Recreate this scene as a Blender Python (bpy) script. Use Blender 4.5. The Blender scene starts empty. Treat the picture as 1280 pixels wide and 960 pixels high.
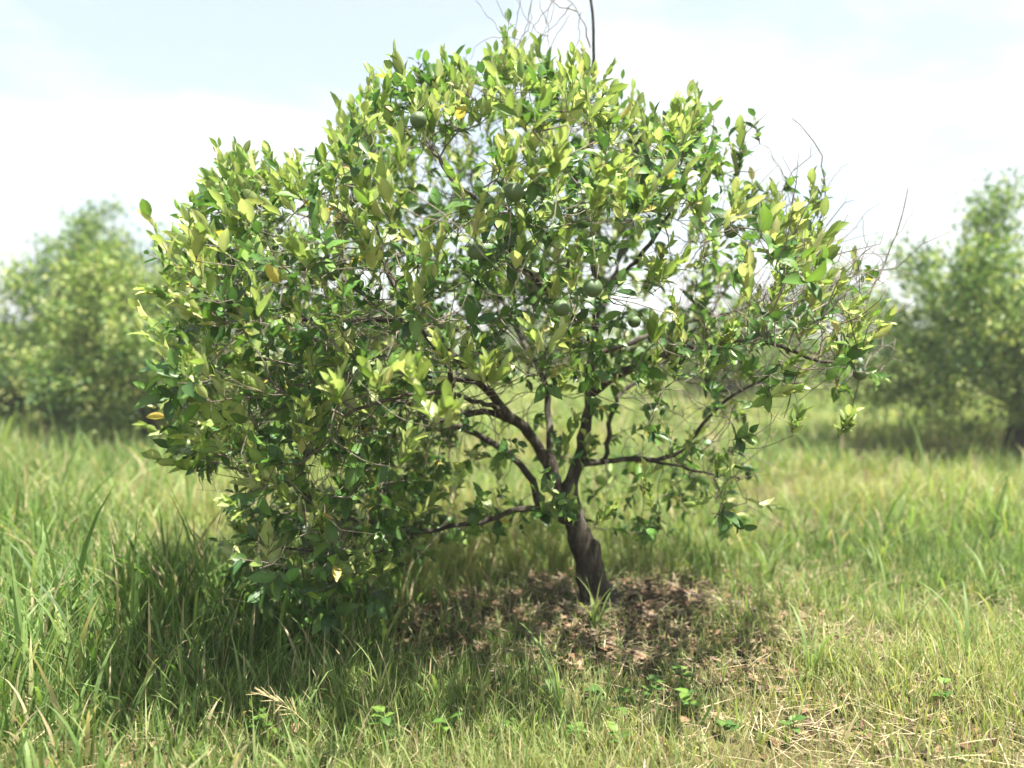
import bpy, math, random
import numpy as np
from mathutils import Matrix, Vector

R = math.radians
rng = np.random.default_rng(11)
random.seed(11)
S = bpy.context.scene
COL = S.collection

# ------------------------------------------------------------------ camera
FPX, CX, CY = 985.0, 640.0, 480.0           # focal length and centre in photograph pixels (1280 x 960)
CAMH, PITCH = 1.5, R(2.9)
cam_d = bpy.data.cameras.new('camera')
cam = bpy.data.objects.new('camera', cam_d)
COL.objects.link(cam)
cam.location = (0, 0, CAMH)
cam.rotation_euler = (math.pi / 2 - PITCH, 0, 0)
cam_d.sensor_width = 36.0
cam_d.lens = 36.0 * FPX / 1280.0
cam_d.clip_start, cam_d.clip_end = 0.05, 3000
cam_d.dof.use_dof = True
cam_d.dof.focus_distance = 3.2
cam_d.dof.aperture_fstop = 0.85
S.camera = cam

# ------------------------------------------------------------------ sky and sun
SUN = np.array([0.40, -0.20, 1.5]); SUN /= np.linalg.norm(SUN)
SUN_EL = math.asin(SUN[2]); SUN_AZ = math.atan2(SUN[0], SUN[1])
W = bpy.data.worlds.new('World'); S.world = W; W.use_nodes = True
nt = W.node_tree; nt.nodes.clear()
def N(tree, kind, **kw):
    n = tree.nodes.new(kind)
    for k, v in kw.items():
        if k in n.inputs: n.inputs[k].default_value = v
        else: setattr(n, k, v)
    return n
wo = N(nt, 'ShaderNodeOutputWorld'); bg = N(nt, 'ShaderNodeBackground', Strength=0.066)
sky = N(nt, 'ShaderNodeTexSky', sky_type='NISHITA', sun_disc=False)
sky.sun_elevation = SUN_EL; sky.sun_rotation = SUN_AZ
sky.air_density = 1.0; sky.dust_density = 3.0; sky.ozone_density = 0.5
tc = N(nt, 'ShaderNodeTexCoord')
mp = N(nt, 'ShaderNodeMapping'); mp.inputs['Scale'].default_value = (1.0, 1.0, 2.3)
mp.inputs['Location'].default_value = (0.35, 0.2, 0.1)
cn = N(nt, 'ShaderNodeTexNoise', Scale=2.6, Detail=5.0, Roughness=0.5, Distortion=0.25)
cr = N(nt, 'ShaderNodeValToRGB')
cr.color_ramp.elements[0].position = 0.44; cr.color_ramp.elements[0].color = (.45, .45, .45, 1)
cr.color_ramp.elements[1].position = 0.62; cr.color_ramp.elements[1].color = (1, 1, 1, 1)
mx = N(nt, 'ShaderNodeMix', data_type='RGBA')
L = nt.links.new
L(tc.outputs['Generated'], mp.inputs['Vector']); L(mp.outputs['Vector'], cn.inputs['Vector'])
L(cn.outputs['Fac'], cr.inputs['Fac']); L(cr.outputs['Color'], mx.inputs[0])
L(sky.outputs['Color'], mx.inputs[6]); mx.inputs[7].default_value = (4.6, 4.95, 4.95, 1)
L(mx.outputs[2], bg.inputs['Color']); L(bg.outputs['Background'], wo.inputs['Surface'])

sun_d = bpy.data.lights.new('sun', 'SUN'); sun_d.energy = 4.9; sun_d.angle = R(0.55); sun_d.color = (1.0, 0.955, 0.85)
sun_o = bpy.data.objects.new('sun', sun_d); COL.objects.link(sun_o)
sun_o.rotation_euler = Vector(SUN).to_track_quat('Z', 'Y').to_euler()
S.view_settings.view_transform = 'Standard'; S.view_settings.look = 'None'
S.view_settings.gamma = 1.0; S.view_settings.exposure = 2.0
S.cycles.max_bounces = 6; S.cycles.diffuse_bounces = 3; S.cycles.glossy_bounces = 2
S.cycles.transmission_bounces = 4; S.cycles.transparent_max_bounces = 4
S.cycles.use_denoising = True
S.cycles.caustics_reflective = False; S.cycles.caustics_refractive = False

# ------------------------------------------------------------------ helpers
cP, sP = math.cos(PITCH), math.sin(PITCH)
def project(P):
    P = np.atleast_2d(P); x, y, z = P[:, 0], P[:, 1], P[:, 2] - CAMH
    f = np.maximum(y * cP - z * sP, 1e-3); u = z * cP + y * sP
    return CX + FPX * x / f, CY - FPX * u / f, f
def at(px, py, Y):                                  # the point of the place at depth Y that stands on that line of sight
    a = (px - CX) / FPX; b = (CY - py) / FPX
    k = Y / (cP + b * sP)
    return np.array([a * k, Y, CAMH + k * (b * cP - sP)])
def ground_z(x, y):
    x = np.asarray(x, float); y = np.asarray(y, float)
    h = (0.035 * np.sin(x * 1.3 + 0.7) * np.cos(y * 1.1 + 0.3) + 0.02 * np.sin(x * 3.1 + y * 2.3) + 0.012 * np.sin(x * 6.7 - y * 5.1))
    h = h + 0.07 * np.exp(-((x - 0.5) ** 2 + (y - 4.35) ** 2) / 0.5)
    far = np.clip((np.hypot(x, y) - 12) / 30, 0, 1)
    return h * (1 + far) + 0.25 * far * np.sin(x * 0.05 + 1) * np.sin(y * 0.04)
def unit(v):
    v = np.asarray(v, float)
    return v / np.maximum(np.linalg.norm(v, axis=-1, keepdims=True), 1e-9)
def mesh_np(name, V, faces_list, col=None, smooth=True):
    """vertices, a list of face arrays (M,3)/(M,4), and a colour per vertex"""
    me = bpy.data.meshes.new(name)
    V = np.asarray(V, np.float32); me.vertices.add(len(V)); me.vertices.foreach_set('co', V.ravel())
    faces_list = [np.asarray(f, np.int32) for f in faces_list if len(f)]
    nl = sum(f.size for f in faces_list); npoly = sum(len(f) for f in faces_list)
    me.loops.add(nl); me.loops.foreach_set('vertex_index', np.concatenate([f.ravel() for f in faces_list]))
    starts, o = [], 0
    for f in faces_list:
        starts.append(o + np.arange(len(f)) * f.shape[1]); o += f.size
    me.polygons.add(npoly); me.polygons.foreach_set('loop_start', np.concatenate(starts).astype(np.int32))
    me.update(calc_edges=True)
    if smooth: me.polygons.foreach_set('use_smooth', np.ones(npoly, bool))
    if col is not None:
        a = me.color_attributes.new('Col', 'FLOAT_COLOR', 'POINT')
        c = np.ones((len(V), 4), np.float32); c[:, :3] = col
        a.data.foreach_set('color', c.ravel())
    me.validate(); me.update()
    return me
def link(name, me, mat=None, parent=None, **props):
    o = bpy.data.objects.new(name, me); COL.objects.link(o)
    if mat is not None and me is not None and not me.materials: me.materials.append(mat)
    if parent is not None: o.parent = parent
    for k, v in props.items(): o[k] = v
    return o
def thing(name, loc, label, cat, group=None):
    o = bpy.data.objects.new(name, None); COL.objects.link(o); o.location = loc
    o.empty_display_size = 0.1
    o['label'] = label; o['category'] = cat
    if group: o['group'] = group
    return o

# ------------------------------------------------------------------ materials
def new_mat(name):
    m = bpy.data.materials.new(name); m.use_nodes = True; m.node_tree.nodes.clear(); return m
def leaf_mat(name, rough=0.42, trans=0.38, spec=0.4, back=1.35, tcol=(1.12, 1.2, 0.80)):
    m = new_mat(name); t = m.node_tree; l = t.links.new
    out = N(t, 'ShaderNodeOutputMaterial'); at_ = N(t, 'ShaderNodeAttribute', attribute_name='Col')
    geo = N(t, 'ShaderNodeNewGeometry'); nz = N(t, 'ShaderNodeTexNoise', Scale=90.0, Detail=2.0)
    tcn = N(t, 'ShaderNodeTexCoord'); l(tcn.outputs['Object'], nz.inputs['Vector'])
    mr = N(t, 'ShaderNodeMapRange'); mr.inputs['To Min'].default_value = 0.75; mr.inputs['To Max'].default_value = 1.25
    l(nz.outputs['Fac'], mr.inputs['Value'])
    mul = N(t, 'ShaderNodeVectorMath', operation='SCALE'); l(at_.outputs['Color'], mul.inputs[0]); l(mr.outputs['Result'], mul.inputs['Scale'])
    bk = N(t, 'ShaderNodeMix', data_type='RGBA', blend_type='MULTIPLY'); l(geo.outputs['Backfacing'], bk.inputs[0])
    l(mul.outputs['Vector'], bk.inputs[6]); bk.inputs[7].default_value = (back, back * 0.97, back * 1.1, 1)
    p = N(t, 'ShaderNodeBsdfPrincipled', Roughness=rough); p.inputs['Specular IOR Level'].default_value = spec
    l(bk.outputs[2], p.inputs['Base Color'])
    tm = N(t, 'ShaderNodeMix', data_type='RGBA', blend_type='MULTIPLY'); tm.inputs[0].default_value = 1.0
    l(mul.outputs['Vector'], tm.inputs[6]); tm.inputs[7].default_value = (*tcol, 1)
    tr = N(t, 'ShaderNodeBsdfTranslucent'); l(tm.outputs[2], tr.inputs['Color'])
    ms = N(t, 'ShaderNodeMixShader'); ms.inputs[0].default_value = trans
    l(p.outputs[0], ms.inputs[1]); l(tr.outputs[0], ms.inputs[2]); l(ms.outputs[0], out.inputs['Surface'])
    return m
def noise_mat(name, c1, c2, c3=None, scale=8.0, rough=0.9, bump=0.3, bscale=40.0, spec=0.2, stretch=(1, 1, 1), vcol=False):
    m = new_mat(name); t = m.node_tree; l = t.links.new
    out = N(t, 'ShaderNodeOutputMaterial'); p = N(t, 'ShaderNodeBsdfPrincipled', Roughness=rough); p.inputs['Specular IOR Level'].default_value = spec
    tcn = N(t, 'ShaderNodeTexCoord'); mpn = N(t, 'ShaderNodeMapping'); mpn.inputs['Scale'].default_value = stretch
    l(tcn.outputs['Object'], mpn.inputs['Vector'])
    n1 = N(t, 'ShaderNodeTexNoise', Scale=scale, Detail=8.0, Roughness=0.65); l(mpn.outputs[0], n1.inputs['Vector'])
    r = N(t, 'ShaderNodeValToRGB'); l(n1.outputs['Fac'], r.inputs['Fac'])
    e = r.color_ramp.elements; e[0].position = 0.32; e[0].color = (*c1, 1); e[1].position = 0.68; e[1].color = (*(c3 or c2), 1)
    if c3: k = e.new(0.5); k.color = (*c2, 1)
    l(r.outputs['Color'], p.inputs['Base Color'])
    n2 = N(t, 'ShaderNodeTexNoise', Scale=bscale, Detail=6.0); l(mpn.outputs[0], n2.inputs['Vector'])
    b = N(t, 'ShaderNodeBump', Strength=bump, Distance=0.01); l(n2.outputs['Fac'], b.inputs['Height']); l(b.outputs[0], p.inputs['Normal'])
    l(p.outputs[0], out.inputs['Surface'])
    return m
M_leaf = leaf_mat('citrus_leaf')
M_bgleaf = leaf_mat('orchard_leaf', rough=0.5, trans=0.35, spec=0.3)
M_grass = leaf_mat('grass_blade', rough=0.5, trans=0.50, spec=0.25, back=1.05, tcol=(1.1, 1.15, 0.6))
M_litter = leaf_mat('dead_leaf', rough=0.7, trans=0.08, spec=0.2, back=1.0, tcol=(1, .9, .7))
M_bark = noise_mat('bark', (0.020, 0.016, 0.013), (0.045, 0.037, 0.029), (0.13, 0.122, 0.10), scale=14, bump=0.9, bscale=55, stretch=(1, 1, 0.35))
M_twig = noise_mat('twig_bark', (0.07, 0.058, 0.042), (0.14, 0.12, 0.09), (0.24, 0.215, 0.17), scale=20, bump=0.4, bscale=90)
M_dead = noise_mat('dead_wood', (0.10, 0.08, 0.07), (0.19, 0.155, 0.14), (0.30, 0.26, 0.23), scale=20, bump=0.4, bscale=90)
M_fruit = noise_mat('green_peel', (0.050, 0.090, 0.030), (0.064, 0.106, 0.038), (0.090, 0.130, 0.050), scale=9, rough=0.42, bump=0.25, bscale=260, spec=0.4)
M_calyx = noise_mat('calyx', (0.10, 0.14, 0.04), (0.16, 0.18, 0.07), scale=40)

# ------------------------------------------------------------------ zones of the ground
TX, TY = 0.485, 4.35                                  # foot of the citrus tree
def litter_mask(x, y):
    a = np.exp(-(((x - 0.38) / 1.20) ** 2 + ((y - 4.22) / 0.80) ** 2) ** 1.5)
    b = 0.9 * np.exp(-(((x - 1.5) / 1.1) ** 2 + ((y - 3.7) / 0.75) ** 2) ** 1.2)
    c = 0.5 * np.exp(-(((x - 7.2) / 1.3) ** 2 + ((y - 10.2) / 0.9) ** 2))
    w = 0.5 + 0.5 * np.sin(x * 2.9 + 1.3 * np.sin(y * 2.1)) * np.sin(y * 3.3 + 0.7 + np.sin(x * 1.7))
    d = 0.35 * np.clip((w - 0.6) * 2.5, 0, 1) * (x > 0.3) * (y < 7)
    v = .5 + .5 * np.sin(x * 5.3 + 1.9 * np.sin(y * 4.1 + 1)) * np.sin(y * 6.1 + 1.4 * np.sin(x * 3.7)); u = .5 + .5 * np.sin(x * 11.3 + y * 3.1) * np.sin(y * 12.7 - x * 4.3)
    base = np.maximum.reduce([a, b, c])
    base = np.clip(base * 1.55 - .95 * v - .45 * u + .10, 0, 1)
    return np.clip(np.maximum(base, d), 0, 1)

# ground: one sheet to the horizon
rad = np.concatenate([[0.0], np.geomspace(0.25, 900, 150)]); na = 200
V, F = [], []
ang = np.linspace(0, 2 * math.pi, na, endpoint=False)
rr, aa = np.meshgrid(rad[1:], ang, indexing='ij')
gx = np.concatenate([[0], (rr * np.cos(aa)).ravel()]); gy = np.concatenate([[4.0], (4.0 + rr * np.sin(aa)).ravel()])
V = np.stack([gx, gy, ground_z(gx, gy)], 1)
i = np.arange(len(rad) - 2)[:, None]; j = np.arange(na)[None, :]
q = np.stack([1 + i * na + j, 1 + (i + 1) * na + j, 1 + (i + 1) * na + (j + 1) % na, 1 + i * na + (j + 1) % na], -1).reshape(-1, 4)
t0 = np.stack([np.zeros(na, int), 1 + np.arange(na), 1 + (np.arange(na) + 1) % na], -1)
lm = litter_mask(gx, gy)[:, None]
dist = np.hypot(gx, gy)[:, None]
gcol = np.array([[0.085, 0.070, 0.034]]) * (1 - lm) + np.array([[0.075, 0.050, 0.034]]) * lm
fg = np.clip((dist - 9) / 14, 0, 1); gcol = gcol * (1 - fg) + np.array([[0.15, 0.185, 0.055]]) * fg
M_ground = new_mat('soil'); t = M_ground.node_tree; l = t.links.new
out = N(t, 'ShaderNodeOutputMaterial'); p = N(t, 'ShaderNodeBsdfPrincipled', Roughness=0.95); p.inputs['Specular IOR Level'].default_value = 0.1
a_ = N(t, 'ShaderNodeAttribute', attribute_name='Col'); tcn = N(t, 'ShaderNodeTexCoord')
n1 = N(t, 'ShaderNodeTexNoise', Scale=9.0, Detail=10.0, Roughness=0.7); l(tcn.outputs['Object'], n1.inputs['Vector'])
mr = N(t, 'ShaderNodeMapRange'); mr.inputs['From Min'].default_value = 0.3; mr.inputs['From Max'].default_value = 0.7
mr.inputs['To Min'].default_value = 0.45; mr.inputs['To Max'].default_value = 1.5; l(n1.outputs['Fac'], mr.inputs['Value'])
mu = N(t, 'ShaderNodeVectorMath', operation='SCALE'); l(a_.outputs['Color'], mu.inputs[0]); l(mr.outputs[0], mu.inputs['Scale'])
l(mu.outputs[0], p.inputs['Base Color'])
n2 = N(t, 'ShaderNodeTexNoise', Scale=45.0, Detail=8.0); l(tcn.outputs['Object'], n2.inputs['Vector'])
b_ = N(t, 'ShaderNodeBump', Strength=0.8, Distance=0.03); l(n2.outputs['Fac'], b_.inputs['Height']); l(b_.outputs[0], p.inputs['Normal'])
l(p.outputs[0], out.inputs['Surface'])
link('ground', mesh_np('ground', V, [q, t0], gcol), M_ground, kind='structure',
     label='uneven grassy orchard ground with bare brown litter patches', category='ground')

# ------------------------------------------------------------------ leaf templates (x across, y along, z up), length 1
def leaf_template(curl, fold, tipdroop, wave=0.0, w=0.46):
    ts = np.array([0.0, 0.10, 0.28, 0.52, 0.76, 1.0]); ws = np.array([0.025, 0.22, 0.45, 0.5, 0.37, 0.0]) * w
    mid = np.stack([np.zeros(6), ts, -curl * ts ** 2 - tipdroop * np.clip(ts - 0.6, 0, 1) ** 2], 1)
    v = [tuple(m) for m in mid]; f4, f3 = [], []
    lid, rid = [], []
    for k in range(5):
        zz = fold * ws[k] + wave * ws[k] * math.sin(k * 2.3)
        lid.append(len(v)); v.append((-ws[k], ts[k] - 0.03 * (k > 0), mid[k, 2] + zz))
        rid.append(len(v)); v.append((ws[k], ts[k] - 0.03 * (k > 0), mid[k, 2] + fold * ws[k] - wave * ws[k] * math.cos(k * 1.9)))
    for k in range(4):
        f4.append((lid[k], k, k + 1, lid[k + 1])); f4.append((k, rid[k], rid[k + 1], k + 1))
    f3 += [(lid[4], 4, 5), (4, rid[4], 5)]
    br = np.ones(len(v)); br[:6] = 1.28
    return np.array(v), np.array(f4), np.array(f3), br
LEAF = [leaf_template(0.18, 0.35, 0.3, 0.10, 0.52), leaf_template(0.05, 0.55, 0.1, 0.16, 0.47), leaf_template(0.34, 0.22, 0.5, 0.22, 0.57),
        leaf_template(-0.10, 0.75, 0.0, 0.12, 0.43), leaf_template(0.55, 0.30, 0.2, 0.28, 0.53)]
SIMPLE = (np.array([(0, 0, 0), (-0.21, 0.42, 0.06), (0.21, 0.42, 0.06), (0, 0.5, 0), (0, 1, -0.14)], float),
          np.zeros((0, 4), int), np.array([(0, 3, 1), (0, 2, 3), (1, 3, 4), (3, 2, 4)]), np.array([1.1, 1, 1, 1.15, 1.0]))
def leaf_frames(axis, nrm):
    axis = unit(axis); side = unit(np.cross(axis, nrm)); nrm = np.cross(side, axis); return side, axis, nrm
def leaves_mesh(name, P, axis, nrm, Ls, cols, var, templates=LEAF):
    side, axis, nrm = leaf_frames(axis, nrm); Vs, F4, F3, Cs, o = [], [], [], [], 0
    for k, (tv, f4, f3, br) in enumerate(templates):
        s = np.where(var == k)[0]
        if not len(s): continue
        M = np.stack([side[s], axis[s], nrm[s]], 1) * Ls[s][:, None, None]          # n,3(local),3
        v = P[s][:, None, :] + np.einsum('vk,nkj->nvj', tv, M)
        off = (o + np.arange(len(s)) * len(tv))[:, None, None]
        if len(f4): F4.append((f4[None] + off).reshape(-1, 4))
        if len(f3): F3.append((f3[None] + off).reshape(-1, 3))
        c = cols[s][:, None, :] * br[None, :, None]
        Vs.append(v.reshape(-1, 3)); Cs.append(c.reshape(-1, 3)); o += len(s) * len(tv)
    fl = [np.concatenate(x) for x in (F4, F3) if x]
    return mesh_np(name, np.concatenate(Vs), fl, np.concatenate(Cs))

# ------------------------------------------------------------------ tubes
def tube(points, radii, sides, V, F, lump=0.0, r=None):
    P = np.asarray(points, float); radii = np.asarray(radii, float)
    kp = np.concatenate([[True], np.linalg.norm(np.diff(P, axis=0), axis=1) > 1e-5]); P, radii = P[kp], radii[kp]; n = len(P)
    if n < 2: return V, F
    T = np.gradient(P, axis=0) if n > 2 else np.repeat((P[1] - P[0])[None], n, 0)
    T = unit(T); ref = np.array([0.31, 0.87, 0.38]); ref = ref if abs(np.dot(ref, T[0])) < 0.9 else np.array([1.0, 0, 0])
    base = len(V); u = unit(np.cross(T[0], ref))
    for k in range(n):
        u = unit(u - T[k] * np.dot(u, T[k])); w = np.cross(T[k], u)
        for s in range(sides):
            a = 2 * math.pi * s / sides
            rr = radii[k] * (1 + (lump * (math.sin(a * 3 + k * 0.7) * 0.5 + math.sin(a * 2 - k * 1.1) * 0.6 + (r.random() - .5) if r is not None else 0) if lump else 0))
            V.append(P[k] + rr * (math.cos(a) * u + math.sin(a) * w))
    for k in range(n - 1):
        for s in range(sides):
            a = base + k * sides + s; b = base + k * sides + (s + 1) % sides
            F.append((a, b, b + sides, a + sides))
    V.append(P[-1] + T[-1] * radii[-1]); e = len(V) - 1                               # closed tip, two degenerate-free fans of quads
    for s in range(0, sides - 1, 2):
        F.append((base + (n - 1) * sides + s, base + (n - 1) * sides + s + 1, base + (n - 1) * sides + (s + 2) % sides, e))
    return V, F
def smooth_line(pts, step=0.05):
    P = np.asarray(pts, float)
    if len(P) == 2: P = np.array([P[0], P.mean(0), P[1]])
    Q = np.concatenate([[2 * P[0] - P[1]], P, [2 * P[-1] - P[-2]]]); outp = []
    for k in range(len(P) - 1):
        p0, p1, p2, p3 = Q[k:k + 4]; n = max(2, int(np.linalg.norm(p2 - p1) / step))
        for s in range(n):
            u = s / n
            outp.append(0.5 * ((2 * p1) + (p2 - p0) * u + (2 * p0 - 5 * p1 + 4 * p2 - p3) * u * u + (3 * p1 - p0 - 3 * p2 + p3) * u ** 3))
    outp.append(P[-1]); return np.array(outp)

# ------------------------------------------------------------------ space colonisation: branches grow into the crown's volume
def colonise(nodes, par, att, step, infl, kill, iters, r, bias=(0, 0, 0.12), wob=0.25):
    nodes = [np.array(p) for p in nodes]; par = list(par); att = np.asarray(att); act = np.ones(len(att), bool)
    A = np.array(nodes); nd = np.full(len(att), 1e9); ni = np.zeros(len(att), int)
    def upd(start):
        nonlocal nd, ni
        B = np.array(nodes[start:])
        for c in range(0, len(B), 400):
            d = np.linalg.norm(att[:, None] - B[None, c:c + 400], axis=2); m = d.argmin(1); dm = d[np.arange(len(att)), m]
            better = dm < nd; nd = np.where(better, dm, nd); ni = np.where(better, start + c + m, ni)
    upd(0); kids = {}
    for it in range(iters):
        act &= nd > kill; sel = np.where(act & (nd < infl))[0]
        if not len(sel): break
        order = {}
        for s in sel: order.setdefault(ni[s], []).append(s)
        st = len(nodes)
        for k, ss in order.items():
            d = unit(att[ss] - nodes[k]).sum(0); d = unit(unit(d) + np.array(bias) + r.normal(0, wob, 3))
            new = nodes[k] + d * step
            if any(np.linalg.norm(new - c) < step * 0.45 for c in kids.get(k, [])):
                act[ss] &= r.random(len(ss)) > 0.35; continue
            kids.setdefault(k, []).append(new); nodes.append(new); par.append(k)
        if len(nodes) == st:
            continue
        upd(st)
    return np.array(nodes), np.array(par)
def pipe_radii(par, tip=0.0016, ex=2.3):
    n = len(par); acc = np.zeros(n); has = np.zeros(n, bool)
    for k in range(n - 1, -1, -1):
        if not has[k]: acc[k] = tip ** ex
        if par[k] >= 0: acc[par[k]] += acc[k]; has[par[k]] = True
    return acc ** (1 / ex), ~has
def chains(par, rad_):
    n = len(par); ch = [[] for _ in range(n)]
    for k in range(n):
        if par[k] >= 0: ch[par[k]].append(k)
    outc = []; stack = [k for k in range(n) if par[k] < 0]
    starts = [(k, None) for k in stack]
    while starts:
        k, p0 = starts.pop(); c = [] if p0 is None else [p0]
        while True:
            c.append(k)
            if not ch[k]: break
            o = sorted(ch[k], key=lambda q: -rad_[q]); starts += [(q, k) for q in o[1:]]; k = o[0]
        if len(c) > 1: outc.append(c)
    return outc

# ================================================================== the citrus tree
crown_px = np.array([(222, 330), (262, 235), (300, 205), (350, 235), (400, 225), (430, 175), (475, 130), (540, 100), (600, 95), (660, 92), (735, 125), (790, 175),
    (845, 150), (875, 170), (905, 240), (960, 285), (1030, 330), (1080, 395), (1110, 465), (1040, 500), (960, 510), (930, 560), (880, 610), (835, 600),
    (815, 530), (760, 490), (650, 470), (585, 510), (560, 600), (540, 680), (480, 745), (400, 775), (320, 750), (275, 680), (235, 600), (212, 520), (200, 420)], float)
def poly_dist(px, py, poly):
    inside = np.zeros(len(px), bool); dm = np.full(len(px), 1e9); n = len(poly)
    for k in range(n):
        x1, y1 = poly[k]; x2, y2 = poly[(k + 1) % n]
        c = ((y1 > py) != (y2 > py)); inside ^= c & (px < (x2 - x1) * (py - y1) / (y2 - y1 + 1e-9) + x1)
        tt = np.clip(((px - x1) * (x2 - x1) + (py - y1) * (y2 - y1)) / ((x2 - x1) ** 2 + (y2 - y1) ** 2), 0, 1)
        dm = np.minimum(dm, np.hypot(px - x1 - tt * (x2 - x1), py - y1 - tt * (y2 - y1)))
    return np.where(inside, dm, -dm)
PXM = FPX / TY
n0 = 60000
sx = rng.uniform(195, 1130, n0); sy = rng.uniform(60, 790, n0)
dd = poly_dist(sx, sy, crown_px); ok = dd > 0; sx, sy, dd = sx[ok], sy[ok], dd[ok]
e = np.clip(dd / (0.95 * PXM), 0, 1); half = 0.12 + 1.62 * np.sqrt(1 - (1 - e) ** 2) ** 1.25
uu = rng.uniform(-1, 1, len(sx)); uu = np.sign(uu) * np.abs(uu) ** 0.6            # more towards the outer shell
att = np.stack([(sx - CX) / PXM, TY + uu * half, 1.5 - (sy - 430) / PXM], 1)
px, py, _ = project(att); keep = poly_dist(px, py, crown_px) > -4
dens = np.where(sx > 930, 0.62, 1.0) * np.where(sx > 1040, 0.7, 1) * np.where((sy > 370) & (sx > 740), 0.4, 1.0) * np.where(sy > 580, .6, 1.0)
keep &= rng.random(len(sx)) < dens
att = att[keep]; att = att[att[:, 2] > 0.10]
gap = (np.sin(att[:, 0] * 5.1 + 1.2 * np.sin(att[:, 2] * 4.3)) + np.sin(att[:, 1] * 4.7 + att[:, 2] * 3.1 + 1) + np.sin(att[:, 2] * 6.3 - att[:, 0] * 3.7 + 2) + .6 * np.sin(att[:, 0] * 11 + att[:, 1] * 9))
att = att[gap > -0.55]; att = att[:4000]
nl_ = 600; lo_ = np.array([at(a, b, TY + c) for a, b, c in zip(rng.uniform(430, 930, nl_), rng.uniform(430, 680, nl_), rng.uniform(-.95, .95, nl_))]); att = np.concatenate([att, lo_])                # gaps between the leafy masses
LIMBS = [  # (points in photograph pixels with depth off the trunk), start radius, end radius (m)
    ('limb', [(712, 612, 0), (728, 560, .02), (738, 495, .05), (741, 430, .08), (748, 370, .12), (740, 300, .1), (752, 230, .05)], .042, .010),
    ('limb', [(706, 645, 0), (690, 592, -.06), (672, 558, -.12), (655, 533, -.2), (628, 512, -.3), (602, 478, -.35), (560, 440, -.4), (500, 400, -.4), (430, 350, -.3)], .040, .010),
    ('limb', [(741, 490, .05), (770, 470, .0), (805, 452, -.1), (850, 438, -.2), (885, 434, -.3), (950, 424, -.4), (1010, 448, -.45), (1060, 455, -.5)], .031, .007),
    ('limb', [(741, 445, .08), (800, 424, .2), (850, 405, .35), (900, 394, .5), (960, 372, .6), (1010, 330, .6)], .018, .006),
    ('limb', [(726, 574, .02), (755, 574, .1), (762, 530, .15), (779, 488, .2), (830, 455, .35), (880, 400, .5), (930, 330, .6)], .017, .006),
    ('limb', [(722, 580, 0), (770, 575, -.05), (830, 572, -.1), (852, 563, -.12), (880, 530, -.2), (905, 502, -.25), (960, 470, -.3)], .019, .006),
    ('limb', [(800, 573, -.07), (840, 581, -.2), (880, 590, -.3), (925, 598, -.35)], .010, .004),
    ('limb', [(714, 655, 0), (672, 636, -.1), (640, 638, -.2), (612, 652, -.3), (575, 656, -.35), (520, 665, -.4), (450, 650, -.5), (390, 640, -.55)], .019, .007),
    ('limb', [(674, 634, -.1), (666, 600, -.08), (640, 570, 0), (600, 545, .1), (540, 520, .3), (470, 480, .5), (400, 430, .7), (330, 380, .8)], .022, .008),
    ('limb', [(696, 602, -.05), (686, 545, .05), (682, 480, .2), (660, 440, .4), (630, 380, .7), (600, 300, .9), (590, 230, .9)], .024, .008),
    ('limb', [(655, 533, -.2), (605, 514, -.3), (570, 520, -.4), (566, 500, -.5), (560, 460, -.7), (520, 400, -.9), (480, 330, -.95), (470, 250, -.7)], .018, .008),
    ('limb', [(741, 430, .08), (700, 380, -.2), (650, 330, -.5), (610, 270, -.8), (560, 215, -.8), (530, 170, -.6)], .020, .007),
    ('limb', [(748, 370, .12), (800, 320, -.2), (840, 260, -.5), (860, 200, -.5)], .018, .006),
    ('limb', [(745, 400, .1), (770, 340, .5), (790, 270, .9), (780, 200, .9)], .017, .006),
    ('limb', [(628, 512, -.3), (590, 500, -.7), (545, 490, -1.0), (480, 500, -1.25), (430, 520, -1.35)], .014, .006),
    ('limb', [(602, 478, -.35), (530, 470, -.2), (450, 470, 0), (370, 480, .1), (290, 470, .1)], .016, .006),
    ('limb', [(500, 400, -.4), (420, 400, -.5), (340, 390, -.5), (280, 340, -.4), (265, 270, -.2)], .014, .005),
    ('limb', [(520, 665, -.4), (470, 690, -.6), (400, 690, -.8), (330, 680, -.8)], .009, .004),
    ('limb', [(752, 230, .05), (735, 150, 0), (741, 90, -.05), (742, 40, -.1), (736, -30, -.1)], .010, .0075),
    ('bare', [(985, 442, -.42), (998, 380, -.4), (1018, 310, -.4), (1030, 250, -.4), (1026, 195, -.42), (1008, 165, -.44), (990, 148, -.45)], .0075, .0022),
    ('bare', [(1045, 462, -.48), (1075, 395, -.5), (1098, 345, -.5), (1120, 295, -.5), (1135, 235, -.5)], .0085, .0022),
    ('bare', [(1018, 310, -.4), (1000, 262, -.38), (975, 210, -.36), (962, 185, -.36)], .004, .0016),
    ('bare', [(1010, 335, .6), (1050, 305, .5), (1085, 265, .4), (1108, 250, .4)], .004, .0016),
]
nodes, par, fixr, limb_ids = [], [], [], []
for kind, pts, r0, r1 in LIMBS:
    P = smooth_line([at(px, py, TY + dy) for px, py, dy in pts], 0.05)
    P[1:-1] += rng.normal(0, 0.004, P[1:-1].shape)
    rs = r0 + (r1 - r0) * np.linspace(0, 1, len(P)) ** 0.75
    first = -1
    if nodes:                                        # join the limb to the nearest earlier node
        d = np.linalg.norm(np.array(nodes) - P[0], axis=1); j_ = int(d.argmin())
        if d[j_] < 0.12: first = j_
    ids = []
    for k, p_ in enumerate(P):
        nodes.append(p_); par.append(first if k == 0 else len(nodes) - 2); fixr.append(rs[k]); ids.append(len(nodes) - 1)
    limb_ids.append((kind, ids))
n_fix = len(nodes); bare = np.zeros(n_fix, bool)
for kind, ids in limb_ids:
    if kind == 'bare': bare[ids] = True
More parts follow.
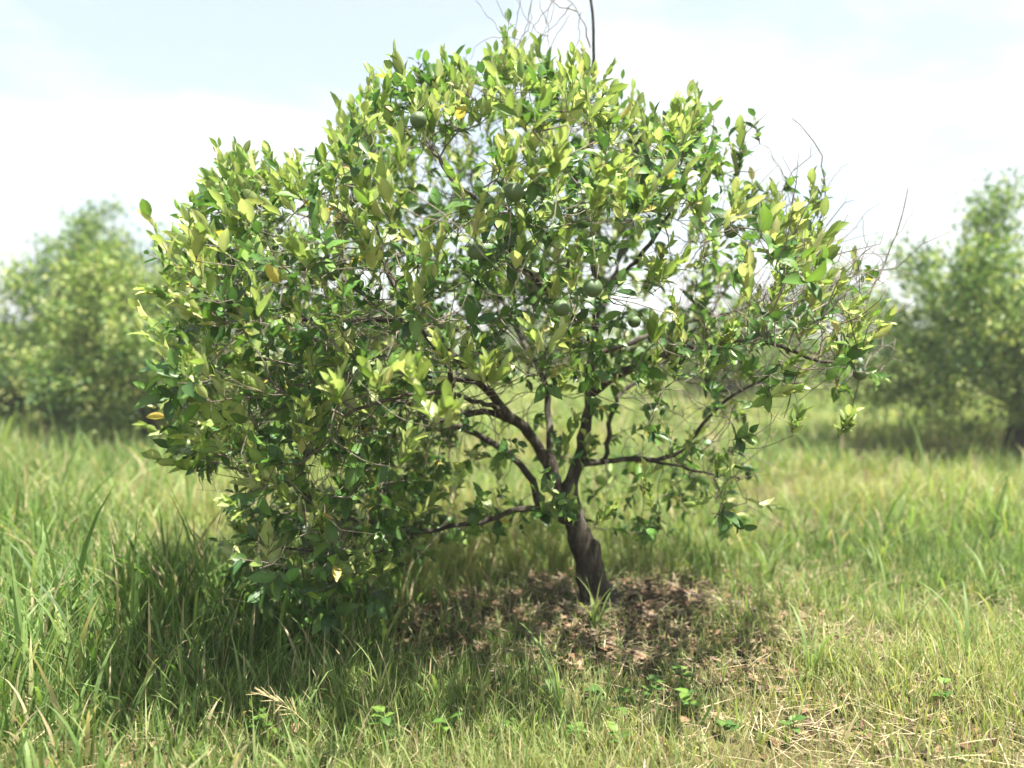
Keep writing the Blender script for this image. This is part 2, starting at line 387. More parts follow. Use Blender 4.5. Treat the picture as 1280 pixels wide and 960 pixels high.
gn, gp = colonise(nodes, par, att, 0.052, 0.75, 0.09, 80, rng)
gr, tips = pipe_radii(gp, 0.0021, 2.35)
for k in range(n_fix): gr[k] = fixr[k]
for k in range(n_fix, len(gn)): gr[k] = min(gr[k], max(gr[gp[k]] * 0.92, 0.0012))
print('citrus nodes', len(gn), 'tips', int(tips.sum()))

tree = thing('citrus_tree', (TX, TY, float(ground_z(TX, TY))), 'low spreading citrus tree with forked dark trunk, yellow-green new leaves and unripe fruit', 'tree')
bpy.context.view_layer.update()
def under(o, parent):                                # keep world placement when parenting to an Empty that only has a location
    o.parent = parent; o.matrix_parent_inverse = Matrix.Translation(-Vector(parent.location)); return o
# trunk
tp = [at(760, 800, TY), at(750, 775, TY), at(742, 735, TY), at(733, 695, TY), at(722, 662, TY), at(714, 635, TY), at(711, 606, TY)]
tp[0][2] = -0.12
tl = smooth_line(tp, 0.03); tr_ = np.interp(np.linspace(0, 1, len(tl)), [0, .10, .2, .42, .62, .8, 1], [.135, .102, .090, .078, .070, .060, .050])
V, F = tube(tl, tr_, 18, [], [], 0.10, rng)
kn = smooth_line([at(742, 725, TY - .02), at(744, 700, TY - .04), at(746, 682, TY - .05), at(744, 676, TY - .05)], 0.03)
tube(kn, np.linspace(.046, .014, len(kn)), 10, V, F, 0.16, rng)
for a0 in (0.3, 2.2, 4.1, 5.3):                       # root flare
    b0 = np.array([tp[1][0], TY, 0.16]); e0 = np.array([tp[1][0] + 0.27 * math.cos(a0), TY + 0.27 * math.sin(a0), -0.03])
    rl = smooth_line([b0, (b0 + e0) / 2 - np.array([0, 0, .03]), e0], 0.04); tube(rl, np.linspace(.05, .025, len(rl)), 8, V, F, 0.1, rng)
under(link('trunk', mesh_np('trunk', np.array(V), [np.array(F)]), M_bark), tree)
# limbs: one mesh each
for kind, ids in limb_ids:
    idx = ids if gp[ids[0]] < 0 else [gp[ids[0]]] + ids
    V, F = tube(gn[idx], [fixr[k] if q else fixr[ids[0]] for q, k in enumerate(idx)], 10 if fixr[ids[0]] > .012 else 7, [], [], 0.08 if kind == 'limb' else 0.03, rng)
    o = under(link('limb' if kind == 'limb' else 'dead_branch', mesh_np(kind, np.array(V), [np.array(F)]), M_bark if kind == 'limb' else M_dead), tree)
    if kind == 'bare': o['label'] = 'bare grey leafless branch'
# grown branches
par2 = gp.copy()
grown = [c for c in chains(gp, np.where(np.arange(len(gp)) < n_fix, gr + 1, gr)) ]
grown = [[k for q, k in enumerate(c) if k >= n_fix or (q + 1 < len(c) and c[q + 1] >= n_fix)] for c in grown]
grown = [c for c in grown if len(c) > 1]
grown.sort(key=lambda c: -gr[c[1]] * len(c))
TV, TF = [], []
for q, c in enumerate(grown):
    rs = [min(gr[k], gr[c[1]]) for k in c]
    if q < 60:
        V, F = tube(gn[c], rs, 6, [], []); under(link('branch', mesh_np('branch', np.array(V), [np.array(F)]), M_twig), tree)
    else: tube(gn[c], rs, 4, TV, TF)

# leafy shoots
PAL = np.array([(0.036, 0.082, 0.022), (0.054, 0.116, 0.026), (0.078, 0.152, 0.030), (0.118, 0.196, 0.038), (0.180, 0.245, 0.062), (0.27, 0.325, 0.110), (0.36, 0.39, 0.165), (0.36, 0.30, 0.07)])
cen = np.array([-0.1, TY, 1.6])
LP, LA, LN, LL, LC, LV = [], [], [], [], [], []
def shoot(p, d, ln, nl, young, size, r, V=None, F=None):
    d = unit(d); side = unit(np.cross(d, [0.3, 0.2, 0.9])); w = np.cross(d, side); phase = r.uniform(0, 6.28)
    pts = [p + d * ln * s + np.array([0, 0, 0.12 * ln]) * s * s for s in (0, .5, 1)]
    tube(pts, [.0022, .0018, .0013], 3, TV if V is None else V, TF if F is None else F)
    for k in range(nl):
        s = (k + 0.6) / nl; b = p + d * ln * s + np.array([0, 0, 0.12 * ln]) * s * s
        a = phase + k * 2.4; rad_ = math.cos(a) * side + math.sin(a) * w
        op = r.uniform(0.35, 0.7) if young > 0.5 else r.uniform(0.6, 1.25)
        op *= (1.15 - 0.55 * s)
        ax = d * math.cos(op) + rad_ * math.sin(op)
        if young < 0.5: ax = ax + np.array([0, 0, r.uniform(-0.35, 0.1)])
        nn = d * 1.0 + np.array([0, 0, 0.7 if young < .5 else 0.3]) - rad_ * 0.3 + r.normal(0, 0.25, 3)
        LP.append(b); LA.append(ax); LN.append(nn); LL.append(size * r.uniform(0.5, 1.25) * (1.05 - 0.3 * s))
        if young > 0.5: c = r.choice([3, 4, 5, 6], p=[.12, .33, .40, .15])
        else: c = r.choice([0, 1, 2, 3, 4, 7], p=[.20, .30, .28, .14, .065, .015])
        LC.append(c); LV.append(r.choice(5, p=[.3, .2, .2, .2, .1]) if young < .5 else r.choice([1, 3, 0], p=[.35, .45, .2]))
for k in range(len(gn)):
    if k < n_fix and not (bare[k] and rng.random() < 0.04) and not (tips[k] and not bare[k]): continue
    if gr[k] > 0.0070: continue
    if not tips[k] and rng.random() > (0.24 if np.linalg.norm((gn[k] - cen) / np.array([2.1, 1.7, 1.5])) < .66 else .52): continue
    p_ = gn[k]; d0 = unit(p_ - gn[gp[k]]); outw = unit(p_ - cen) * np.array([1, 1, .6])
    hgt = np.clip((p_[2] - 0.8) / 2.2, 0, 1)
    sparse = 1.0 - 0.62 * np.clip((p_[0] - .9) / .8, 0, 1)
    if rng.random() > sparse: continue
    edge = np.linalg.norm((p_ - cen) / np.array([2.1, 1.7, 1.5]))
    if p_[2] < 1.3 and -.4 < p_[0] < 1.3 and abs(p_[1] - TY) < 1.0 and rng.random() < .62: continue
    yv = 1.0 if rng.random() < (0.17 + 0.30 * hgt + 0.25 * np.clip(edge - .55, 0, .6)) else 0.0
    d = d0 * 0.7 + outw * 0.45 + np.array([0, 0, 0.15 + 0.75 * yv + 0.5 * hgt]) + rng.normal(0, 0.35, 3)
    if yv: shoot(p_, d, rng.uniform(.09, .22), int(rng.integers(6, 12)), yv, rng.uniform(.072, .104), rng)
    else: shoot(p_, d, rng.uniform(.05, .14), int(rng.integers(4, 8)), yv, rng.uniform(.068, .104), rng)
# long water shoots standing out of the crown's top
for px, py, dy, hh in [(533, 100, -.2, .22), (612, 98, -.3, .2), (470, 135, -.1, .2), (420, 190, 0, .24), (378, 225, .1, .26), (876, 150, -.1, .24), (850, 160, .2, .2), (920, 200, -.1, .16), (700, 105, -.2, .18),
                       (285, 215, 0, .2), (735, 115, .1, .16), (800, 150, .0, .2), (650, 95, -.4, .22), (560, 110, .3, .2), (1022, 250, -.4, .2), (450, 165, .4, .2), (1000, 300, .1, .2), (960, 260, .2, .2)] + [(float(q), float(np.interp(q, [215, 285, 380, 450, 540, 660, 760, 870, 960], [320, 215, 235, 165, 100, 92, 140, 150, 270])) + rng.uniform(-8, 25), rng.normal(0, .3), rng.uniform(.14, .30)) for q in rng.uniform(215, 940, 34)]:
    p_ = at(px, py + 20, TY + dy); k = int(np.linalg.norm(gn - p_, axis=1).argmin())
    sl = smooth_line([gn[k], (gn[k] + p_) / 2 + np.array([0, 0, -.02]), p_], .05); tube(sl, np.linspace(.0036, .0024, len(sl)), 4, TV, TF)
    for s in range(3):
        b = p_ + rng.normal(0, 0.012, 3); shoot(b, np.array([rng.normal(0, .25), rng.normal(0, .2), 1.0]), hh * rng.uniform(.6, 1.0), int(rng.integers(6, 11)), float(rng.random() < .6), rng.uniform(.068, .095), rng)
# big near sprays of new leaves
for px, py, Y in [(425, 485, 2.62), (470, 470, 2.66), (520, 470, 2.6), (545, 510, 2.55), (560, 430, 2.8), (265, 570, 3.7), (345, 570, 3.5), (460, 240, 3.0), (875, 255, 3.2), (830, 330, 3.3), (680, 420, 2.9), (610, 460, 2.8), (990, 520, 3.6), (1050, 520, 3.7), (1045, 450, 3.6), (385, 520, 2.9), (500, 560, 2.8), (690, 220, 3.0), (600, 130, 3.6)]:
    b = at(px, py + 25, Y)
    d = np.linalg.norm(gn - b, axis=1); k = int(d.argmin())
    sl = smooth_line([gn[k], (gn[k] + b) / 2 + np.array([0, 0, -.03]), b], .05); tube(sl, np.linspace(.0026, .0018, len(sl)), 4, TV, TF)
    for s in range(3):
        shoot(b + rng.normal(0, .008, 3), np.array([rng.normal(0, .5), rng.normal(-.2, .3), .9]), rng.uniform(.08, .14), int(rng.integers(5, 9)), 1.0, rng.uniform(.075, .095), rng)
# dry tangled twigs inside the crown
DV, DF = [], []
for k in rng.choice(np.arange(n_fix, len(gn)), 2300):
    p_ = gn[k]; right = p_[0] > .75; d = unit(rng.normal(0, 1, 3) + np.array([.25 * right, 0, .35 * right])); ln = rng.uniform(.10, .30) if rng.random() < .72 else rng.uniform(.3, .55)
    e1 = unit(d + rng.normal(0, .3, 3)); m1 = p_ + d * ln * .35; m2 = m1 + e1 * ln * .35; m3 = m2 + unit(e1 + rng.normal(0, .4, 3)) * ln * .3; r0 = rng.uniform(.0017, .0034)
    ex, ey, _ = project(m3)
    if ex[0] < 930 and poly_dist(ex, ey, crown_px)[0] < -6: continue
    dead = rng.random() < .45; V_, F_ = (DV, DF) if dead else (TV, TF)
    tube([p_, m1, m2, m3], [r0, r0 * .85, r0 * .65, r0 * .4], 4, V_, F_)
    for q in range(int(rng.integers(0, 3))):
        s0 = (m1, m2)[q % 2]; tube([s0, s0 + unit(e1 + rng.normal(0, .8, 3)) * ln * rng.uniform(.15, .4)], [r0 * .6, r0 * .35], 3, V_, F_)
for k in rng.choice(np.where((gn[:, 0] > .95) & (gn[:, 2] > 1.2) & (np.arange(len(gn)) >= n_fix))[0], 130):
    d = unit(np.array([.5, rng.normal(0, .4), rng.uniform(.1, 1.1)]) + rng.normal(0, .25, 3)); ln = rng.uniform(.2, .42); p_ = gn[k]; m1 = p_ + d * ln * .4 + rng.normal(0, .015, 3); m2 = p_ + d * ln * .75 + rng.normal(0, .02, 3)
    tube([p_, m1, m2, p_ + d * ln + rng.normal(0, .03, 3)], [.003, .0026, .002, .0011], 4, DV, DF)
    for s0 in (m1, m2): tube([s0, s0 + unit(d + rng.normal(0, .6, 3)) * ln * .3], [.0017, .001], 3, DV, DF)
under(link('dead_twigs', mesh_np('dead_twigs', np.array(DV), [np.array(DF)]), M_dead, kind='stuff'), tree)
TF4 = np.array(TF)
o = under(link('twigs', mesh_np('twigs', np.array(TV), [TF4]), M_twig, kind='stuff'), tree)

LP = np.array(LP); LA = np.array(LA); LN = np.array(LN); LL = np.array(LL); LC = np.array(LC); LV = np.array(LV)
# fruit
FR = [(642, 240, 2.75, .036), (523, 150, 3.1, .034), (702, 385, 2.85, .033), (741, 360, 2.75, .035), (595, 315, 2.9, .031), (1075, 467, 3.75, .034), (914, 289, 3.3, .030), (331, 344, 3.3, .029), (416, 343, 3.2, .028), (793, 402, 3.5, .029)]
keep = np.ones(len(LP), bool); ctr = LP + unit(LA) * LL[:, None] * .5
lx, ly, ld = project(ctr)
for px, py, Y, rf in FR:
    c = at(px, py, Y); rp = FPX * rf / Y
    keep &= ~((np.hypot(lx - px, ly - py) < rp * 1.25) & (ld < Y + .02)) & (np.linalg.norm(ctr - c, axis=1) > rf + .03)
keep &= (LP[:, 2] > 0.12)
LP, LA, LN, LL, LC, LV = [x[keep] for x in (LP, LA, LN, LL, LC, LV)]
ctr = LP + unit(LA) * LL[:, None] * .5; lx, ly, ld = project(ctr)
side, ax_, nn_ = leaf_frames(LA, LN)
print('citrus leaves', len(LP))
# the 300 leaves that show largest are pieces of their own
gxi = np.clip((lx / 9).astype(int), 0, 150); gyi = np.clip((ly / 9).astype(int), 0, 120)
zb = np.full((151, 121), 1e9); np.minimum.at(zb, (gxi, gyi), ld)
zz = zb.copy()
for ix in (-1, 0, 1):
    for iy in (-1, 0, 1): zz = np.minimum(zz, np.roll(np.roll(zb, ix, 0), iy, 1))
view = unit(ctr - np.array([0, 0, CAMH])); score = np.abs((nn_ * view).sum(1)) * (LL / ld) ** 2
vis = ld <= zz[gxi, gyi] + 0.03
score = np.where(vis, score, 0); top = np.argsort(-score)[:300]; is_top = np.zeros(len(LP), bool); is_top[top] = True
cols = PAL[LC] * (1 + rng.normal(0, .14, (len(LC), 1))) * (1 + rng.normal(0, .05, (len(LC), 3)))
cols = np.clip(cols, 0.01, .7)
rest = ~is_top
under(link('foliage', leaves_mesh('foliage', LP[rest], LA[rest], LN[rest], LL[rest], cols[rest], LV[rest]), M_leaf, kind='stuff'), tree)
cache = {}
for k in top:
    key = (int(LV[k]), int(LC[k]))
    if key not in cache:
        tv, f4, f3, br = LEAF[key[0]]; me = mesh_np('leaf', tv, [f4, f3], PAL[key[1]][None] * br[:, None]); me.materials.append(M_leaf); cache[key] = me
    o = link('leaf', cache[key]); M = Matrix.Identity(4)
    for a in range(3):
        M[a][0], M[a][1], M[a][2], M[a][3] = side[k, a] * LL[k], ax_[k, a] * LL[k], nn_[k, a] * LL[k], LP[k, a]
    o.parent = tree; o.matrix_parent_inverse = Matrix.Translation(-Vector(tree.location)); o.matrix_basis = M
# fruit meshes
def fruit_mesh():
    V, F = [], []; nu, nv = 20, 12
    for b in range(nv + 1):
        th = math.pi * (0.02 + 0.96 * b / nv); rr = 1 - 0.05 * math.exp(-(th / .25) ** 2) - 0.02 * math.exp(-((math.pi - th) / .2) ** 2)
        for a in range(nu):
            ph = 2 * math.pi * a / nu; k = rr * (1 + .012 * math.sin(3 * ph + 1))
            V.append((k * math.sin(th) * math.cos(ph), k * math.sin(th) * math.sin(ph), .95 * k * math.cos(th)))
    for b in range(nv):
        for a in range(nu): F.append((b * nu + a, (b + 1) * nu + a, (b + 1) * nu + (a + 1) % nu, b * nu + (a + 1) % nu))
    top_, bot = [], []
    V += [(0, 0, .9), (0, 0, -.94)]
    t3 = [(len(V) - 2, a, (a + 1) % nu) for a in range(nu)] + [(len(V) - 1, nv * nu + (a + 1) % nu, nv * nu + a) for a in range(nu)]
    return mesh_np('fruit', np.array(V), [np.array(F), np.array(t3)])
FM = fruit_mesh(); FM.materials.append(M_fruit)
for px, py, Y, rf in FR:
    c = at(px, py, Y); f = link('fruit', FM); tilt = Vector((rng.normal(0, .25), rng.normal(0, .25), 1)).normalized()
    f.parent = tree; f.matrix_parent_inverse = Matrix.Translation(-Vector(tree.location))
    f.matrix_basis = Matrix.Translation(c) @ tilt.to_track_quat('Z', 'Y').to_matrix().to_4x4() @ Matrix.Scale(rf, 4)
    f['label'] = 'unripe green round citrus fruit'
    tpz = c + np.array(tilt) * rf * .9
    cand = np.where((gr < .009) & (gn[:, 2] > c[2] + .02))[0]; d = np.linalg.norm(gn[cand] - tpz, axis=1); nb = gn[cand[d.argmin()]]
    pl_ = smooth_line([nb, (nb + tpz) / 2 + np.array([0, 0, .02]), tpz + np.array(tilt) * .015, tpz - np.array(tilt) * .004], .02)
    V, F = tube(pl_, np.linspace(.0026, .0020, len(pl_)), 5, [], []); tube([tpz - np.array(tilt) * .003, tpz + np.array(tilt) * .004], [.0075, .004], 8, V, F)
    st = link('stalk', mesh_np('stalk', np.array(V), [np.array(F)]), M_calyx); st.parent = f
    st.matrix_parent_inverse = f.matrix_basis.inverted()
# dry hanging twigs arching over the top
DRY = [[(738, 60), (730, 30), (715, 5), (690, -15)], [(722, 14), (700, 8), (680, -8)], [(652, -10), (646, 25), (640, 70)], [(668, -10), (660, 20), (652, 60), (655, 95)], [(690, -5), (684, 25), (686, 60), (680, 95)],
       [(700, -8), (672, 25), (655, 55)], [(640, 65), (615, 25), (592, -5)], [(648, 40), (630, 20), (618, -10)], [(726, 15), (722, 50), (718, 80)], [(715, 5), (690, 35), (668, 60)], [(735, 140), (760, 138), (782, 146)], [(683, 30), (676, 10), (672, -12)], [(660, 100), (668, 60), (690, 20), (694, -12)], [(676, 90), (692, 50), (712, 18)], [(645, 60), (662, 30), (664, -12)], [(686, 45), (670, 38), (650, 10), (640, -12)], [(655, 55), (640, 46), (600, 52), (588, 75)],
       [(985, 330), (958, 262), (940, 225)], [(1002, 345), (985, 285), (950, 235)], [(990, 360), (968, 290), (952, 262)], [(1018, 300), (995, 250), (965, 200), (955, 178)], [(1030, 240), (1046, 215), (1060, 205)], [(1105, 330), (1082, 300), (1078, 270)], [(1120, 295), (1138, 268), (1142, 250)], [(1090, 360), (1120, 345), (1140, 330)], [(870, 210), (884, 175), (880, 140)], [(900, 290), (906, 240), (898, 200)]]
for k, ln in enumerate(DRY):
    P = smooth_line([at(a, b, TY - .1 + .04 * math.sin(k * 2.1 + q)) for q, (a, b) in enumerate(ln)], .03); P[1:-1] += rng.normal(0, .004, P[1:-1].shape)
    V, F = tube(P, np.linspace(.0045 if k in (0, 1) else .0027, .0014, len(P)), 4, [], [])
    under(link('dry_twig', mesh_np('dry_twig', np.array(V), [np.array(F)]), M_dead), tree)

# ================================================================== orchard trees around it
def orchard_tree(name, label, cx, cy, rx, ry, ztop, zlow, seed, nleaf, natt=420, lsize=.085, group='other orchard trees', tone=1.0, spread=.16):
    r = np.random.default_rng(seed); gz = float(ground_z(cx, cy)); T = thing(name, (cx, cy, gz), label, 'tree', group)
    u = unit(r.normal(0, 1, (natt * 3, 3))); rad_ = r.random(natt * 3) ** .38
    lob = 1 + .34 * np.sin(u[:, 0] * 4 + seed) * np.cos(u[:, 1] * 3 + seed * 2) + .26 * np.sin(u[:, 2] * 5 + u[:, 0] * 6 + seed * 3)
    zc = zlow + (ztop - zlow) * .42; A = u * (rad_ * lob)[:, None]
    A = np.stack([cx + A[:, 0] * rx, cy + A[:, 1] * ry, gz + zc + np.where(A[:, 2] > 0, A[:, 2] * (ztop - zc), A[:, 2] * (zc - zlow))], 1); A = A[A[:, 2] > gz + .15][:natt]
    tr = smooth_line([(cx, cy, gz - .1), (cx + r.normal(0, .06), cy, gz + .35), (cx + r.normal(0, .1), cy, gz + .8)], .1)
    V, F = tube(tr, np.linspace(.15, .09, len(tr)), 10, [], [], .1, r); under(link('trunk', mesh_np('trunk', np.array(V), [np.array(F)]), M_bark), T)
    nd, pr = colonise(list(tr[-3:]), [-1, 0, 1], A, .13, 3.0, .2, 60, r)
    rr, tp_ = pipe_radii(pr, .0035, 2.2); rr = np.minimum(rr, .07); cs = chains(pr, rr); cs.sort(key=lambda c: -rr[c[1]] * len(c)); V2, F2 = [], []
    for q, c in enumerate(cs):
        if q < 7:
            V, F = tube(nd[c], rr[c], 7, [], []); under(link('limb', mesh_np('limb', np.array(V), [np.array(F)]), M_bark), T)
        else: tube(nd[c], rr[c], 3, V2, F2)
    if F2: under(link('twigs', mesh_np('twigs', np.array(V2), [np.array(F2)]), M_twig, kind='stuff'), T)
    src = nd[3:]; wts = np.where(rr[3:] < .008, 1.0, .25); k = r.choice(len(src), nleaf, p=wts / wts.sum())
    off = r.normal(0, spread, (nleaf, 3)); P = src[k] + off; m = P[:, 2] > gz + .12; P = P[m]; n = len(P); k = k[m]
    ax = unit(unit(P - np.array([cx, cy, gz + zc])) * .5 + r.normal(0, .7, (n, 3)) + np.array([0, 0, .25])); nn = unit(np.array([0, 0, .9]) + r.normal(0, .5, (n, 3)))
    clump = r.random(len(src))[k]; cc = np.clip((clump * 5 + r.normal(0, .9, n)).astype(int), 0, 5)
    c = PAL[cc] * np.array([1.16, 1.0, 1.15]) * tone * (1 + r.normal(0, .12, (n, 1)))
    under(link('crown', leaves_mesh('crown', P, ax, nn, lsize * r.uniform(.7, 1.2, n), np.clip(c, .01, .7), np.zeros(n, int), [SIMPLE]), M_bgleaf, kind='stuff'), T)
    return T
orchard_tree('orchard_tree', 'tall rounded leafy orchard tree standing in the open long grass', -7.25, 14.2, 1.5, 1.8, 3.6, .2, 3, 28000, 560, lsize=.115, tone=1.15, spread=.13)
orchard_tree('orchard_tree', 'low spreading bush leaning against the tall rounded orchard tree', -8.2, 13.2, 1.35, 1.4, 2.35, .1, 29, 13000, 320, lsize=.11, tone=1.1, spread=.13)
orchard_tree('orchard_tree', 'low dense bushy tree with yellow tips touching the citrus crown', -5.35, 11.6, 1.6, 1.5, 2.95, .15, 8, 22000, 460, lsize=.11, tone=1.1, spread=.13)
orchard_tree('orchard_tree', 'wide orchard tree with drooping branches over a shaded bare patch', 6.75, 10.6, 2.6, 2.2, 3.15, .5, 5, 33000, 760, lsize=.105, tone=1.15, spread=.12)
orchard_tree('orchard_tree', 'small pale tree in the grass gap behind the bare branches', 5.6, 20.0, 2.0, 2.0, 2.5, .2, 13, 11000, 300, lsize=.15)
orchard_tree('orchard_tree', 'distant round tree behind the wide drooping orchard tree', 12.6, 21.0, 2.4, 2.4, 3.2, .2, 17, 11000, 300, lsize=.15)
orchard_tree('orchard_tree', 'distant low tree half hidden behind the citrus trunk', 1.6, 34.0, 2.6, 2.4, 2.6, .2, 21, 11000, 260, lsize=.19)
orchard_tree('orchard_tree', 'distant low tree behind the leafy mass of the citrus crown', -5.0, 32.0, 2.6, 2.4, 2.7, .2, 23, 11000, 260, lsize=.19)
# far wood along the horizon: reads as one mass
n = 26000; r = np.random.default_rng(77)
xx = r.uniform(-170, 170, n); yy = 115 + r.normal(0, 6, n) + 10 * np.sin(xx * .03)
hmax = 2.6 + 1.3 * np.sin(xx * .11) * np.sin(xx * .037 + 1) + .9 * np.sin(xx * .41 + 2) + .6 * np.sin(xx * .9); zz_ = hmax * r.random(n) ** .6
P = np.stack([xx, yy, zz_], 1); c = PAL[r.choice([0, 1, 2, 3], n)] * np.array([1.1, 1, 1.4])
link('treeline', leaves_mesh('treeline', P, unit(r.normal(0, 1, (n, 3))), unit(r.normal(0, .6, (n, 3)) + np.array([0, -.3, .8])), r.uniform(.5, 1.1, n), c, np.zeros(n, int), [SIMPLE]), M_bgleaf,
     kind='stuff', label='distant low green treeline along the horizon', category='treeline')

# ================================================================== grass
def blades(P, az, Ln, lean, bend, wid, col, rows, r, tipw=.0):
    n = len(P); tt = np.linspace(0, 1, rows + 1); hd = np.stack([np.cos(az), np.sin(az), np.zeros(n)], 1); sd0 = np.stack([-np.sin(az), np.cos(az), np.zeros(n)], 1)
    tw = r.normal(0, .5, n); Vs = np.zeros((n, rows * 2 + 1, 3)); cur = P.copy(); Cs = np.zeros((n, rows * 2 + 1, 3)); z = np.array([0, 0, 1.0])
    for k, u in enumerate(tt):
        if k:
            ph = lean + bend * ((tt[k - 1] + u) / 2) ** 1.4
            cur = cur + (hd * np.sin(ph)[:, None] + z * np.cos(ph)[:, None]) * (Ln / rows)[:, None]
        if k == rows: Vs[:, -1] = cur
        else:
            w = wid * (1 - u ** 2.2) * (.6 + .4 * min(1, u * 4 + .2)); a = tw * (1 + u); s = sd0 * np.cos(a)[:, None] + hd * np.sin(a)[:, None]
            Vs[:, 2 * k] = cur - s * w[:, None] * .5; Vs[:, 2 * k + 1] = cur + s * w[:, None] * .5
        cc = col * (.92 + .14 * u)
        if k == rows: Cs[:, -1] = cc
        else: Cs[:, 2 * k] = cc; Cs[:, 2 * k + 1] = cc
    nv = rows * 2 + 1; off = (np.arange(n) * nv)[:, None, None]
    f4 = np.array([(2 * k, 2 * k + 1, 2 * k + 3, 2 * k + 2) for k in range(rows - 1)]); f3 = np.array([(2 * rows - 2, 2 * rows - 1, 2 * rows)])
    return Vs.reshape(-1, 3), [(f4[None] + off).reshape(-1, 4), (f3[None] + off).reshape(-1, 3)], Cs.reshape(-1, 3)
GP = np.array([(0.075, 0.140, 0.034), (0.112, 0.190, 0.050), (0.158, 0.238, 0.070), (0.22, 0.280, 0.098), (0.31, 0.315, 0.135), (0.42, 0.36, 0.20)])
def wnoise(x, y, s, ph):
    return .5 + .25 * np.sin(x * s + ph + 1.7 * np.sin(y * s * .7 + ph)) + .25 * np.sin(y * s * 1.3 - ph + 1.3 * np.sin(x * s * .6 - ph * 2))
def grass(name, label, n, d0, d1, hfun, dfun, wid, rows, r, pals, clump=0, power=1.0, margin=.80):
    d = (r.random(n) * (d1 ** power - d0 ** power) + d0 ** power) ** (1 / power); x = r.uniform(-1, 1, n) * (d * margin + .6); y = np.sqrt(np.maximum(d * d, 0)) * 1.0
    if clump:
        nc = n // clump; k = r.integers(0, nc, n); x = x[k] + r.normal(0, .045, n) * (1 + d[k] * .05); y = y[k] + r.normal(0, .045, n) * (1 + d[k] * .05); 
    m = r.random(n) < dfun(x, y); m &= np.hypot(x - TX, y - TY) > .12; x, y = x[m], y[m]; n = len(x)
    H = hfun(x, y) * r.lognormal(0, .32, n); H = np.clip(H, .03, 1.1)
    P = np.stack([x, y, ground_z(x, y) - .01], 1); az = r.uniform(0, 2 * math.pi, n)
    g = np.clip(wnoise(x, y, 1.1, 2.0) * .7 + .2 + r.normal(0, .24, n), 0, .999); c = GP[pals][(g * len(pals)).astype(int)] * (1 + r.normal(0, .13, (n, 1)))
    dry = r.random(n) < .12; c[dry] = GP[5] * r.uniform(.6, 1.1, (dry.sum(), 1))
    c = c * 1.12
    V, Fs, C = blades(P, az, H, np.abs(r.normal(.12, .16, n)), np.abs(r.normal(.75, .5, n)), wid * (.5 + H * 1.2) * np.clip(r.lognormal(-.1, .45, n), .3, 1.6), np.clip(c, .01, .8), rows, r)
    print(name, n)
    return link(name, mesh_np(name, V, Fs, C), M_grass, kind='stuff', label=label, category='grass')
def tall_h(x, y):
    left = 1 / (1 + np.exp((x + .6 - .05 * (y - 4)) * 2.2)); far = np.clip((y - 4.6) / 2.5, 0, 1)
    h = .18 + .10 * left * np.clip((y - 2.6) / 1.5, .3, 1) + .04 * far
    h *= .55 + .9 * wnoise(x, y, 1.7, .4); h = h + .13 * np.exp(-(((x + 1.3) / .8) ** 2 + ((y - 4.0) / .7) ** 2))
    ctr_ = np.clip((x + .55) / .5, 0, 1) * np.clip((4.5 - y) / .5, 0, 1) * np.clip((3.0 - x) / .8, .25, 1)
    return h * (1 - .45 * litter_mask(x, y)) * (1 - .5 * ctr_)
def tall_d(x, y):
    lm = litter_mask(x, y); sh = np.exp(-(((x - .25) / 1.15) ** 2 + ((y - 4.2) / .85) ** 2) ** 2)
    right = 1 / (1 + np.exp(-(x - .2) * 2.0)); near = np.clip((4.6 - y) / 1.0, 0, 1)
    return np.clip((1 - .93 * lm) * (1 - .74 * sh) * (1 - .68 * right * near) * (.45 + .75 * wnoise(x, y, 2.1, 1.1)), 0.02, 1)
r = np.random.default_rng(5)
grass('tall_grass', 'long arching green grass blades around the citrus tree', 78000, 2.0, 9.5, tall_h, tall_d, .0140, 5, r, [0, 1, 2, 2, 3, 3, 4], 7, 1.6)
grass('field_grass', 'tall grass filling the field between the orchard trees', 62000, 8.5, 30, lambda x, y: .25 * (.6 + .9 * wnoise(x, y, .9, .3)), lambda x, y: 1 - .75 * litter_mask(x, y), .030, 3, r, [1, 2, 2, 3, 3, 4], 6, 1.5)
grass('distant_grass', 'pale grass of the open field towards the horizon', 26000, 28, 100, lambda x, y: .45 + 0 * x, lambda x, y: 1 + 0 * x, .10, 2, r, [1, 2, 3, 3, 4], 0, 1.4)
def short_d(x, y):
    sh = np.exp(-(((x - .2) / 1.1) ** 2 + ((y - 4.2) / .8) ** 2) ** 2)
    return np.clip((1 - .62 * litter_mask(x, y)) * (1 - .30 * sh) * (.45 + .9 * wnoise(x, y, 3.1, .8)), .05, 1)
grass('short_grass', 'short fine mixed grass carpeting the ground in front of the tree', 150000, 2.0, 6.0, lambda x, y: (.065 + .10 * wnoise(x, y, 2.3, 1.9) ** 1.5) * (.7 + .5 * wnoise(x, y, 5.1, .3)), short_d, .0075, 3, r, [0, 1, 2, 3, 3, 4], 5, 1.4)

